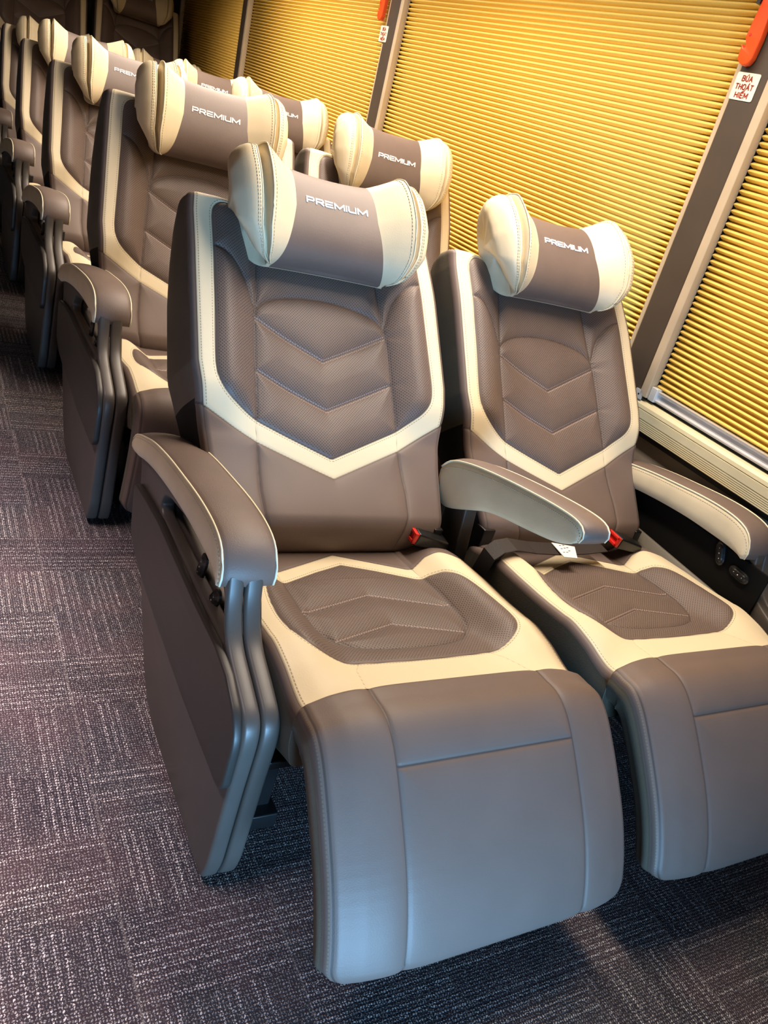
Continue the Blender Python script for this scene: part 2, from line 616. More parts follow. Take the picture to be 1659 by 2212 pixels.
def pat_back(U, Sg, hw):
    v = Sg + V0
    di, ai = seg_dist(U, v, b_inner, True)
    ins = inside(U, v, b_inner)
    do, ao = seg_dist(U, v, b_outer_low)
    lowz = np.interp(U, [p[0] for p in b_outer_low], [p[1] for p in b_outer_low])
    above = v > lowz
    edge = hw - .010 - np.abs(U)
    beige = np.where(ins, -di, di)
    beige = np.minimum(beige, np.where(above, do, -do))
    beige = np.minimum(beige, edge)
    perf = np.where(ins, di, -di)
    sv = fields(U, v, b_seams_v); sl = fields(U, v, b_low)
    sa = fields(U, v, [arch] + bol)
    sc = fields(U, v, chev)
    inperf = ins
    seams = np.where(inperf, np.minimum(np.minimum(sv, sa), sc + .0006), 1)
    seams = np.minimum(seams, di)
    seams = np.minimum(seams, do)
    below = ~above
    seams = np.minimum(seams, np.where(below, sl, 1))
    # vertical seam crossing the beige band
    band = above & ~ins & (v < .76)
    vb = np.minimum(np.abs(U - .1455), np.abs(U + .1455))
    seams = np.minimum(seams, np.where(band, vb + .0008, 1))
    seams = np.minimum(seams, np.abs(edge))
    au = np.abs(U)
    n = .026 * sstep(au, .13, .205) * sstep(v, .70, .79) * (1 - .35 * sstep(v, 1.0, 1.13))
    n = n - .010 * (1 - sstep(au, .06, .16)) * sstep(v, .66, .8)
    n = n + .020 * (1 - sstep(v, .53, .68)) * (1 - sstep(au, .12, .24) * .4) - .02 * (1 - sstep(v, .50, .56))
    puff = .010 * (1 - np.exp(-np.minimum(np.minimum(sv, sa), np.minimum(sc * .9, di)) / .016)) * inperf
    puff = puff + .004 * (1 - np.exp(-np.minimum(sl, do) / .012)) * below
    groove = -.0016 * np.exp(-(seams / .0022) ** 2)
    n = n + puff + groove
    sd = np.where((beige > 0) & (di < .012), di, 1)
    # outer edge stitch on beige next to the side piping
    sd = np.where((beige > 0) & (edge < .012) & (edge > 0), edge, sd)
    arc = np.where((edge < .012), v, ai)
    arc = np.where(inperf & (sc < .01), U * 1.08, arc)
    sq = np.where(inperf & (np.abs(U) < .138), sc, 1)
    return dict(n=n, beige=beige, perf=perf, seam=seams, sd=sd, arc=arc, sq=sq)


def hw_back(s):
    return np.interp(s + V0, [.50, .53, .56, .60, .70, .76, .82, 1.0, 1.1, 1.15], [.222, .228, .232, .236, .246, .255, .262, .260, .257, .252])


def th_back(s):
    return np.interp(s + V0, [.50, .60, .78, .84, .97, 1.05, 1.12, 1.15], [.085, .09, .12, .135, .125, .105, .075, .055])


bpath = [bk(v, 0) for v in np.linspace(V0, V1, 60)]
me_back = slab('backrest', bpath, hw_back, th_back, pat_back, x0=XC, r=.016, re0=.035, re1=.022, rc0=.03, rc1=.018,
               mats=[M['pat'], M['side'], M['black']], backmat=lambda s: s + V0 < .757)

# ---- cushion
c_perf = mirror([(0, .364), (.06, .340), (.138, .303), (.150, .302), (.170, .292), (.187, .27), (.199, .235), (.206, .19), (.207, .145), (.201, .108), (.184, .082), (.15, .069), (.09, .063), (.03, .061), (0, .061)])
c_perf = round_corner(c_perf, [.03 if p[1] < .28 and abs(p[0]) > .05 else (.006 if p[1] < .30 else 0) for p in c_perf])
c_in = smooth_poly([(-.139, .303), (-.143, .215), (-.139, .165), (-.122, .130), (-.085, .108), (-.03, .100), (.03, .100), (.085, .108), (.122, .130), (.139, .165), (.143, .215), (.139, .303)], False, 2)
c_chev = [[(-.142, .211), (0, .256), (.142, .211)], [(-.122, .130), (0, .170), (.128, .130)]]
c_rear = [(-.30, .325), (-.241, .322), (-.20, .350), (-.166, .352), (-.138, .340), (0, .401), (.138, .340), (.166, .352), (.20, .350), (.241, .322), (.30, .325)]
c_front = [[(s * .115, .069), (s * .132, .045), (s * .146, -.012), (s * .147, -.03)] for s in (-1, 1)]
CY0, CYB = .455, -.012


def pat_cush(U, Sg, hw):
    y = CY0 - Sg * (CY0 - CYB) / CLEN
    dp, ap = seg_dist(U, y, c_perf, True)
    ins = inside(U, y, c_perf)
    dr, ar = seg_dist(U, y, c_rear)
    rz = np.interp(U, [p[0] for p in c_rear], [p[1] for p in c_rear])
    front = y < rz
    edge = hw - .010 - np.abs(U)
    beige = np.minimum(np.minimum(np.where(ins, -dp, dp), np.where(front, dr, -dr)), edge)
    perf = np.where(ins, dp, -dp)
    si = fields(U, y, [c_in]); sc = fields(U, y, c_chev); sf = fields(U, y, c_front)
    inin = inside(U, y, c_in)
    vb = [[(s * .139, .303), (s * .137, .34), (s * .135, .455)] for s in (-1, 1)]
    sb = fields(U, y, vb)
    seams = np.minimum(dp, dr)
    seams = np.minimum(seams, np.where(ins, np.minimum(si, np.where(inin, sc, 1)), 1))
    seams = np.minimum(seams, np.where(~ins & (y < .1), sf + .0008, 1))
    seams = np.minimum(seams, np.where(~ins & (y > .28), sb + .0006, 1))
    seams = np.minimum(seams, np.abs(edge))
    au = np.abs(U)
    n = .034 * sstep(au, .125, .195) * sstep(y, .0, .12) * (1 - sstep(y, .33, .46) * .6) - .006 * sstep(au, .20, .25)
    n = n + .010 * (1 - np.exp(-np.minimum(si, np.minimum(sc, dp)) / .02)) * (ins & inin)
    n = n + .004 * (1 - np.exp(-np.minimum(si, dp) / .012)) * (ins & ~inin)
    n = n - .0015 * np.exp(-(seams / .0022) ** 2)
    n = n - .012 * sstep(au, .15, .25) * (1 - sstep(y, -.01, .06))
    sd = np.where((beige > 0) & (dp < .012), dp, 1)
    sd = np.where((beige > 0) & (edge < .012) & (edge > 0), edge, sd)
    arc = np.where(edge < .012, y, ap)
    arc = np.where(inin & (sc < .01), U * 1.05, arc)
    sq = np.where(inin & ins, sc, 1)
    return dict(n=n, beige=beige, perf=perf, seam=seams, sd=sd, arc=arc, sq=sq)


cpath = [(CY0, .300), (.40, .304), (.354, .308), (.30, .313), (.25, .317), (.20, .320), (.167, .323), (.12, .329), (.08, .339), (.04, .350), (.015, .357), (CYB, .3635)]
_p = np.array(cpath)
CLEN = float(np.hypot(*np.diff(_p, axis=0).T).sum())
def neg(path): return path
# path runs towards -y, so its +90 normal points down: sweep it reversed in sign by flipping normals
def slab_down(name, path, *a, **k):
    # mirror y so that the tangent points +y, build, then mirror back
    me = slab(name, [(-y, z) for y, z in path], *a, **k)
    for v in me.vertices: v.co.y = -v.co.y
    me.flip_normals()
    return me


me_cush = slab_down('seat_cushion', cpath, lambda s: np.interp(s, [0, .06, .2, CLEN], [.225, .240, .247, .246]),
                    lambda s: np.interp(s, [0, .1, CLEN], [.10, .12, .10]), pat_cush, x0=XC, r=.014, re0=.03, re1=.0004, rc0=.03, rc1=0.0005,
                    mats=[M['pat'], M['side'], M['side']])


def leg_path(raised):
    if raised:
        P_ = [(CYB, .3635), (-.035, .369), (-.058, .3695), (-.080, .363), (-.102, .349), (-.125, .3285), (-.16, .293), (-.205, .243), (-.238, .194), (-.256, .158), (-.262, .135), (-.258, .122)]
    else:
        P_ = [(CYB, .3635), (-.035, .368), (-.058, .364), (-.078, .352), (-.092, .334), (-.100, .31), (-.104, .27), (-.104, .22), (-.100, .17), (-.094, .12), (-.086, .085), (-.078, .07)]
    return smooth_poly(P_, False, 2)


def pat_leg(U, Sg, hw):
    edge = hw - .008 - np.abs(U)
    sv = np.abs(np.abs(U) - .1475)
    hl = .118
    sh = np.where(np.abs(U) < .1475, np.abs(Sg - hl), 1)
    seams = np.minimum(np.minimum(sv, sh), Sg + .0009)
    seams = np.minimum(seams, np.abs(edge))
    n = .004 * (1 - np.exp(-np.minimum(sv, sh) / .015)) - .0016 * np.exp(-(seams / .0022) ** 2)
    n = n - .012 * sstep(np.abs(U), .15, .25) - .006 * sstep(np.abs(U), .20, .25) + .0035 * (1 - sstep(Sg, 0, .03))
    n = n + .002 * sstep(Sg, .02, .06)
    one = np.ones(U.shape)
    return dict(n=n, beige=-one, perf=-one, seam=seams, sd=np.where((edge < -.001) & (edge > -.009), -edge, 1), arc=Sg * one, sq=one)


LEGS = {}
for r_ in (True, False):
    LEGS[r_] = slab_down('leg_rest', leg_path(r_), lambda s: np.interp(s, [0, .06, .4], [.246, .248, .249]),
                         lambda s: np.interp(s, [0, .05, .1, .4], [.07, .075, .07, .062]), pat_leg, x0=XC, r=.014, re0=.0004, re1=.028, rc0=.0005, rc1=.04,
                         mats=[M['pat'], M['side'], M['side']], rb=.02)

# ---- headrest
HU = -.004
HC = (1.100, .040)               # centre of its section (v,n)


def hsec(th, r=1.0, ext=0.0):
    """section: th 0 = top, 90 = front, 180 = bottom, 270 = back"""
    c, s_ = math.cos(th), math.sin(th)
    p = 2.3
    k = (abs(c) ** p + abs(s_) ** p) ** (-1 / p)
    rv = .099 if c > 0 else .092
    rn = .060 if s_ > 0 else .045
    rad_v, rad_n = rv * k * c * r, rn * k * s_ * r
    # extension forward/up for the wings
    w = max(0, math.sin(max(0, min(math.pi, (th + .35) * .86))))
    rad_v += ext * w * c * .75
    rad_n += ext * w * max(0, s_) * 1.0
    return HC[0] + rad_v, HC[1] + rad_n


def hpt(u, v, n):
    y, z = bk(v, n)
    return (XC + HU + u, y, z)


def ub(th):                      # half width of the brown centre around the section
    d = math.degrees(th) % 360
    return float(np.interp(d, [0, 40, 90, 135, 180, 230, 300, 360], [.088, .081, .084, .098, .114, .112, .095, .088]))


NTH = 96
def head_center():
    V_, F_, fm = [], [], []
    nu = 24
    for i in range(nu + 1):
        a = -1 + 2 * i / nu
        for k in range(NTH):
            th = 2 * math.pi * k / NTH
            rr = 1 - .05 * (1 - a * a) * (1 if math.sin(th) > 0 else .3)
            v, n = hsec(th, rr)
            V_.append(hpt(a * ub(th), v, n))
    for i in range(nu):
        for k in range(NTH):
            F_.append((i * NTH + k, (i + 1) * NTH + k, (i + 1) * NTH + (k + 1) % NTH, i * NTH + (k + 1) % NTH))
            d = 360 * k / NTH
            fm.append(1 if 190 < d < 350 else 0)
    return mesh_from('headrest', V_, F_, [M['brown'], M['beige']], fm)


WF = ([0, 30, 60, 90, 120, 150, 172, 184, 200, 240, 290, 335, 360], [.76, .92, .97, .95, .80, .46, .10, .06, .12, .38, .58, .70, .76])
WE = ([0, 25, 50, 90, 125, 155, 172, 180, 330, 360], [.26, .52, .88, .90, .66, .32, .06, 0, .10, .26])
WST = [(0, 0, 1), (.010, .006, 1), (.030, .021, 1), (.050, .036, 1), (.060, .043, 1), (.0625, .0445, 1), (.0645, .042, 1), (.0655, .030, 1), (.067, .014, 1), (.0695, .006, 1), (.0735, .011, 1),
       (.0775, .026, 1), (.0800, .0325, 1), (.0825, .0345, 1), (.087, .0350, 1), (.094, .033, 1), (.102, .027, 1), (.110, .016, 1), (.117, .004, .98), (.1215, 0, .90), (.1225, 0, .78), (.1195, 0, .58), (.1145, 0, .33), (.112, 0, .08)]


def wing_pt(sg, du, e, r, th, lift=0.0):
    d = math.degrees(th) % 360
    f = float(np.interp(d, *WF)); w = float(np.interp(d, *WE))
    v, n = hsec(th, r)
    c, s_ = math.cos(th), math.sin(th)
    q = e * w + lift
    return hpt(sg * (ub(th) + du * f), v + q * c, n + q * s_)


def head_wing(sg):
    V_, F_ = [], []
    for (du, e, r) in WST:
        for k in range(NTH):
            V_.append(wing_pt(sg, du, e, r, 2 * math.pi * k / NTH))
    ns = len(WST)
    for i in range(ns - 1):
        for k in range(NTH):
            q = (i * NTH + k, (i + 1) * NTH + k, (i + 1) * NTH + (k + 1) % NTH, i * NTH + (k + 1) % NTH)
            F_.append(q if sg > 0 else q[::-1])
    c = np.mean(V_[-NTH:], 0); V_.append(tuple(c))
    for k in range(NTH):
        q = ((ns - 1) * NTH + k, len(V_) - 1, (ns - 1) * NTH + (k + 1) % NTH)
        F_.append(q if sg > 0 else q[::-1])
    return mesh_from('headrest_wing', V_, F_, [M['beige']])


def wing_lines(sg):
    """piping on the leaf edge plus stitched lines"""
    b = MB()
    def loop(du, e, rad, k0=-20, k1=172, dash=False, mi=0, lift=.0006):
        pts = [wing_pt(sg, du, e, 1, math.radians(d), lift) for d in range(k0, k1, 3)]
        if not dash:
            b.tube(pts, rad, 6, mi)
        else:
            P_ = [Vector(p) for p in pts]
            for a, c in zip(P_[:-1], P_[1:]):
                n_ = max(1, int((c - a).length / .0048))
                for j in range(n_):
                    b.tube([a.lerp(c, (j + .15) / n_), a.lerp(c, (j + .8) / n_)], rad, 4, mi)
    loop(.0630, .0445, .0013)
    loop(.0810, .0340, .0013)
    loop(.0560, .0405, .0005, 6, 165, True, 1)
    loop(.0900, .0345, .0006, 6, 168, True, 1)
    loop(.0860, .0350, .0005, 6, 168, True, 1)
    return b.mesh('piping', [M['pipe'], M['thread']], True)


GL = {
    'P': (1.0, [[(0, 0), (0, .40)], [(0, .62), (.86, .62), (1, .52), (1, .38), (.86, .26), (.22, .26)]]),
    'R': (1.0, [[(0, 0), (0, .40)], [(0, .62), (.86, .62), (1, .52), (1, .38), (.86, .28), (.22, .28)], [(.52, .28), (1, 0)]]),
    'E': (1.0, [[(0, .62), (1, .62)], [(.18, .31), (.92, .31)], [(1, 0), (.12, 0), (0, .08), (0, .36)]]),
    'M': (1.35, [[(0, 0), (0, .62), (.67, .10), (1.35, .62), (1.35, 0)]]),
    'I': (.0, [[(0, 0), (0, .62)]]),
    'U': (1.0, [[(0, .62), (0, .12), (.14, 0), (1, 0), (1, .62)]]),
}


def lettering():
    word = 'PREMIUM'
    tot = sum(GL[c][0] for c in word) + .34 * (len(word) - 1)
    sc = .124 / tot
    b = MB()
    x = -.062
    w = .0015
    def surf(u, v, lift):
        # front of the centre cushion
        a = max(-1, min(1, u / .084))
        rr = 1 - .05 * (1 - a * a)
        t = min(.999, abs((v - HC[0]) / (.099 * rr)))
        p = 2.3
        n = HC[1] + .06 * rr * (1 - t ** p) ** (1 / p)
        return hpt(u, v, n + lift)
    for ch in word:
        wd, strokes = GL[ch]
        for stq in strokes:
            for (ax, ay), (bx, by) in zip(stq[:-1], stq[1:]):
                ax_, bx_ = x + ax * sc, x + bx * sc
                vb = 1.112
                ay_, by_ = vb + ay * sc * 1.18, vb + by * sc * 1.18
                L = math.hypot(bx_ - ax_, by_ - ay_)
                dx, dy = (bx_ - ax_) / L, (by_ - ay_) / L
                ax_ -= dx * w * .8; ay_ -= dy * w * .8; bx_ += dx * w * .8; by_ += dy * w * .8
                px, py = -dy * w, dx * w
                for s0, s1 in ((0, .25), (.25, .5), (.5, .75), (.75, 1)):
                    q = []
                    for lift in (-.002, .0011):
                        for (t, sd) in ((s0, -1), (s1, -1), (s1, 1), (s0, 1)):
                            q.append(surf(ax_ + (bx_ - ax_) * t + px * sd, ay_ + (by_ - ay_) * t + py * sd, lift))
                    b.hexa(q)
        x += (wd + .34) * sc
    return b.mesh('embroidered_lettering', [M['embroid']])


me_head = head_center()
me_wing = {s: head_wing(s) for s in (-1, 1)}
me_wpipe = {s: wing_lines(s) for s in (-1, 1)}
me_text = lettering()


def rod(sg):
    b = MB()
    b.tube([hpt(sg * .075, 1.12, -.022), hpt(sg * .075, 1.215, -.022)], .0045, 10)
    return b.mesh('headrest_rod', [M['metal']], True)


me_rod = {s: rod(s) for s in (-1, 1)}

# ---- armrest pad, panels


def pad_mesh(name, top, low, x0, x1, crown=.006, side_m=1):
    """top: list (y,z) rear->front, low: list same length; brown top band wrapping the front, beige flanks"""
    n = len(top)
    V_, F_, fm = [], [], []
    xs = []
    rr = .010
    A = [(x0, 'c'), ]
    # ring across x for each station: low-left, (flank) up to top-left, crown across, down to low-right
    prof = []
    for i in range(n):
        ty, tz = top[i]; ly, lz = low[i]
        ring = []
        mx = (x0 + x1) / 2
        for t, ox in ((0, 0.004), (.12, 0), (.35, -.0025), (.65, -.0025), (.88, -.001), (1, .0015)):
            ring.append((x0 + ox, ly + (ty - ly) * t, lz + (tz - lz) * t))
        for k in range(1, 10):
            a = k / 10
            h = crown * math.sin(math.pi * a) ** .7
            dx, dz = ty - ly, tz - lz
            L = math.hypot(dx, dz) + 1e-9
            ring.append((x0 + .0015 + (x1 - x0 - .003) * a, ty + dx / L * h, tz + dz / L * h))
        for t, ox in ((1, -.0015), (.88, .001), (.65, .0025), (.35, .0025), (.12, 0), (0, -.004)):
            ring.append((x1 + ox, ly + (ty - ly) * t, lz + (tz - lz) * t))
        prof.append(ring)
    K = len(prof[0])
    for rg in prof: V_ += rg
    for i in range(n - 1):
        for k in range(K):
            F_.append((i * K + k, i * K + (k + 1) % K, (i + 1) * K + (k + 1) % K, (i + 1) * K + k))
            fm.append(1 if k < 5 or 15 <= k < 20 else (0 if k < 20 else 2))
    F_.append(tuple(range(K))[::-1]); fm.append(0)
    F_.append(tuple((n - 1) * K + k for k in range(K))); fm.append(0)
    return mesh_from(name, V_, F_, [M['brown'], M['beige'], M['blackp']], fm)


def resample(pts, n):
    P_ = np.array(pts); L = np.r_[0, np.cumsum(np.hypot(*np.diff(P_, axis=0).T))]
    s = np.linspace(0, L[-1], n)
    return list(zip(np.interp(s, L, P_[:, 0]), np.interp(s, L, P_[:, 1])))


def pad_parts(top, low, x0, x1, name='armrest_pad'):
    top_s = resample(smooth_poly(top, False, 3), 44); low_s = resample(smooth_poly(low, False, 3), 44)
    me = pad_mesh(name, top_s, low_s, x0, x1)
    b = MB()
    for xx in (x0 + .0005, x1 - .0005):
        b.tube([(xx, y, z) for y, z in top_s], .0018, 6)
    dsh = MB()
    for xx, o in ((x0 - .0012, 0), (x1 + .0012, 0)):
        P_ = resample([(t[0] * .86 + l[0] * .14, t[1] * .86 + l[1] * .14) for t, l in zip(top_s, low_s)], 90)
        for a, c in zip(P_[:-1], P_[1:]):
            a2 = (xx, a[0] + (c[0] - a[0]) * .15, a[1] + (c[1] - a[1]) * .15); c2 = (xx, a[0] + (c[0] - a[0]) * .75, a[1] + (c[1] - a[1]) * .75)
            dsh.tube([a2, c2], .0006, 4)
    b.v, off = b.v, len(b.v)
    b.f += [tuple(off + i for i in f) for f in dsh.f]; b.v += dsh.v; b.m += [1] * len(dsh.f)
    return me, b.mesh('piping', [M['pipe'], M['thread']], True)


PX0, PX1 = -.010, .069
a_top = [(.672, .382), (.655, .400), (.60, .420), (.541, .439), (.456, .456), (.381, .466), (.312, .475), (.256, .479), (.21, .478), (.178, .470), (.160, .452), (.152, .432), (.155, .419)]
a_low = [(.664, .362), (.645, .362), (.581, .383), (.5, .399), (.414, .411), (.338, .418), (.30, .420), (.26, .4205), (.235, .421), (.21, .421), (.19, .420), (.175, .418), (.165, .416)]
me_pad, me_padpipe = pad_parts(a_top, a_low, PX0, PX1)
m_top = [(.492, .452), (.470, .478), (.42, .497), (.365, .512), (.302, .526), (.23, .540), (.163, .551), (.118, .555), (.098, .549), (.092, .537), (.097, .526)]
m_low = [(.476, .390), (.452, .384), (.420, .396), (.361, .428), (.327, .446), (.279, .461), (.229, .473), (.178, .486), (.145, .496), (.122, .507), (.110, .515)]
me_mid, me_midpipe = pad_parts(m_top, m_low, -.006, .052, 'armrest_pad')


def plate(name, loops, x0, x1, bevel, mat):
    cu = bpy.data.curves.new(name, 'CURVE')
    cu.dimensions = '2D'; cu.fill_mode = 'BOTH'
    for lp in loops:
        sp = cu.splines.new('POLY'); sp.points.add(len(lp) - 1)
        for p, (a, b) in zip(sp.points, lp): p.co = (a, b, 0, 1)
        sp.use_cyclic_u = True
    cu.extrude = (x1 - x0) / 2 - bevel
    cu.bevel_depth = bevel; cu.bevel_resolution = 2; cu.offset = -bevel
    o = bpy.data.objects.new('tmp', cu); COL.objects.link(o)
    bpy.context.view_layer.update()
    dg = bpy.context.evaluated_depsgraph_get()
    me = bpy.data.meshes.new_from_object(o.evaluated_get(dg))
    bpy.data.objects.remove(o); bpy.data.curves.remove(cu)
    for v in me.vertices:           # local (y,z,depth) -> (x,y,z)
        a, b, c = v.co
        v.co = ((x0 + x1) / 2 + c, a, b)
    me.materials.clear(); me.materials.append(mat)
    me.name = name
    import bmesh
    bm = bmesh.new(); bm.from_mesh(me)
    bmesh.ops.remove_doubles(bm, verts=bm.verts, dist=1e-5)
    bmesh.ops.recalc_face_normals(bm, faces=bm.faces)
    for f in bm.faces: f.smooth = True
    for e in bm.edges: e.smooth = e.calc_face_angle(0) < .6
    bm.to_mesh(me); bm.free()
    return me


outl = round_corner([(.150, .436), (.140, .40), (.112, .358), (.045, .334), (.006, .318), (-.006, .290), (-.004, .20), (-.004, .050), (.006, .014), (.318, .016), (.390, .045), (.530, .190), (.572, .205), (.628, .350), (.655, .376), (.60, .395), (.50, .411), (.40, .424), (.30, .433), (.20, .436)],
                    [0, .02, .03, .03, .02, .03, 0, .02, .012, .03, .03, .02, .02, .03, .01, 0, 0, 0, 0, 0])
hole = round_corner([(.170, .418), (.150, .400), (.128, .366), (.118, .352), (.35, .345), (.470, .343), (.484, .356), (.470, .376), (.44, .389), (.36, .404), (.25, .415)], [.01, .01, .01, .006, 0, .01, .01, .01, .01, 0, 0])
me_pan_out = plate('side_panel', [outl, hole], -.001, .0240, .006, M['plastic'])
me_pan_mid = plate('inner_panel', [outl, hole], .0255, .0515, .006, M['plastic'])
raised = round_corner([(.020, .322), (.006, .306), (-.004, .285), (-.005, .208), (.010, .197), (.20, .194), (.444, .205), (.53, .215), (.585, .235), (.615, .325), (.52, .338), (.44, .345), (.22, .345), (.115, .350), (.065, .343)],
                      [.01, .02, .02, .01, .01, 0, 0, .02, .02, .02, 0, 0, 0, .01, 0])
me_tray = plate('tray_cover', [raised], -.013, .001, .004, M['plate'])


def button():
    b = MB()
    pts = []
    n = 20
    for layer, (sx, sz, x) in enumerate(((.012, .026, 0), (.012, .026, .004), (.0095, .0225, .006), (.008, .020, .0052), (.0055, .0165, .0075))):
        for k in range(n):
            a = 2 * math.pi * k / n
            c, s_ = math.cos(a), math.sin(a)
            # stadium
            yy = sx * c; zz = (sz - sx) * (1 if s_ > 0 else -1) * (abs(s_) ** .3) + sx * s_
            pts.append((-x, yy, zz))
    fs = []
    for l in range(4):
        for k in range(n):
            fs.append((l * n + k, l * n + (k + 1) % n, (l + 1) * n + (k + 1) % n, (l + 1) * n + k))
    fs.append(tuple(4 * n + k for k in range(n))); fs.append(tuple(range(n))[::-1])
    b.add(pts, fs, 0)
    for dz, r in ((.011, .0009), (0, .0014), (-.011, .0009)):
        b.add([(-.0078, r * math.cos(k), dz + r * math.sin(k)) for k in (0, 1.05, 2.09, 3.14, 4.19, 5.24)], [(0, 1, 2, 3, 4, 5)], 1)
    return b.mesh('seat_control_button', [M['blackp'], M['white']], False)


me_btn = button()


def buckle():
    b = MB()
    b.hexa([(-.042, -.022, 0), (.030, -.014, 0), (.030, .022, 0), (-.042, .024, 0), (-.040, -.020, .024), (.028, -.012, .018), (.028, .020, .018), (-.040, .022, .024)])
    me = b.mesh('seatbelt_buckle', [M['blackp']], bevel=.004)
    c = MB()
    # red release frame at its front end
    c.box((-.0475, -.020, .002), (-.040, .022, .008)); c.box((-.0475, -.020, .017), (-.040, .022, .0225))
    c.box((-.0475, -.020, .002), (-.040, -.014, .0225)); c.box((-.0475, .015, .002), (-.040, .022, .0225))
    c.box((-.044, -.016, .006), (-.040, .017, .019))
    return me, c.mesh('release_button', [M['red']], bevel=.0012)


me_buck, me_rel = buckle()


def seat_base():
    b = MB()
    b.box((.07, .03, .19), (.53, .42, .205)); b.box((.10, .10, .03), (.135, .40, .19)); b.box((.46, .10, .03), (.495, .40, .19))
    b.box((.09, .08, 0.0), (.145, .43, .03)); b.box((.45, .08, 0.0), (.505, .43, .03))
    b.box((.07, .40, .19), (.10, .53, .36)); b.box((.51, .40, .19), (.53, .53, .36))
    return b.mesh('seat_base', [M['blackp']], bevel=.003)


me_base = seat_base()


def side_trim():
    b = MB()
    b.hexa([(.530, .08, .20), (.556, .08, .20), (.556, .47, .20), (.530, .47, .20), (.533, .10, .318), (.557, .09, .345), (.557, .47, .356), (.533, .47, .322)])
    return b.mesh('side_trim', [M['side']], bevel=.008)


me_trim = side_trim()
me_brk = None
_b = MB()
_b.hexa([(.000, .36, .19), (.030, .36, .19), (.030, .45, .19), (-.002, .45, .19), (.006, .41, .44), (.036, .41, .44), (.036, .47, .42), (.006, .47, .42)])
me_brk = _b.mesh('armrest_bracket', [M['plastic']], bevel=.004)


def belt_mesh():
    b = MB()
    # across the cushion of the window seat, from its left side to the buckle: webbing follows the cushion
    rows = [(.030, .330, .225, .0), (.034, .335, .300, 0), (.046, .338, .345, 0), (.066, .340, .360, 0), (.10, .345, .362, 0), (.16, .350, .351, 0), (.22, .352, .346, 0), (.30, .355, .345, 0), (.37, .360, .348, 0)]
    hw = .021
    P_ = [np.array((x, y, z)) for x, y, z, _ in rows]
    n = len(P_)
    V_, F_ = [], []
    for i, p in enumerate(P_):
        t = P_[min(i + 1, n - 1)] - P_[max(i - 1, 0)]; t = t / np.linalg.norm(t)
        side_ = np.array((0.05, 1, 0.05)); side_ /= np.linalg.norm(side_)
        nn = np.cross(t, side_); nn /= np.linalg.norm(nn)
        for s_, o in ((-1, -.001), (1, -.001), (1, .001), (-1, .001)):
            V_.append(p + side_ * hw * s_ + nn * o)
    for i in range(n - 1):
        for k in range(4):
            F_.append((i * 4 + k, i * 4 + (k + 1) % 4, (i + 1) * 4 + (k + 1) % 4, (i + 1) * 4 + k))
    F_.append((3, 2, 1, 0)); F_.append(((n - 1) * 4, (n - 1) * 4 + 1, (n - 1) * 4 + 2, (n - 1) * 4 + 3))
    return mesh_from('seatbelt', V_, F_, [M['belt']], None, False)


# ------------------------------------------------------------------ seats
TILT = {(0, 0): 0., (1, 0): 1.4, (0, 1): 19.6, (1, 1): 12.9 + 2.5, (0, 2): 10.4, (1, 2): 10.5, (0, 3): 9.5, (1, 3): 10, (0, 4): 10.3, (1, 4): 10.5, (0, 5): 14, (1, 5): 14}
SLIDE = {(0, 0): (0, 0), (1, 0): (.035, -2), (1, 1): (.03, 8), (1, 2): (.03, 6), (1, 3): (.005, 6), (1, 4): (-.03, 4), (0, 4): (-.045, 0)}
ROWZ = [0, 0, 0, 0, 0, .30]
NAMES = {
    (0, 0): 'brown and beige reclined aisle seat nearest the camera with raised leg rest',
    (1, 0): 'brown and beige window seat with a black lap belt across its cushion',
    (0, 1): 'brown and beige aisle seat directly behind the nearest aisle seat, leg rest lowered',
    (1, 1): 'brown and beige window seat in second row, headrest beside the tall window blind',
    (0, 2): 'brown and beige aisle seat third from the camera',
    (1, 2): 'window seat in third row, headrest half hidden behind the aisle headrest',
    (0, 3): 'brown and beige aisle seat fourth from the camera',
    (1, 3): 'window seat in fourth row showing only its headrest and lettering',
    (0, 4): 'aisle seat fifth from the camera at the far left edge',
    (1, 4): 'window seat in fifth row, only the top of its headrest showing',
    (0, 5): 'dark shaded aisle-side seat on the raised last row',
    (1, 5): 'dark shaded seat on the raised last row next to the window post',
}


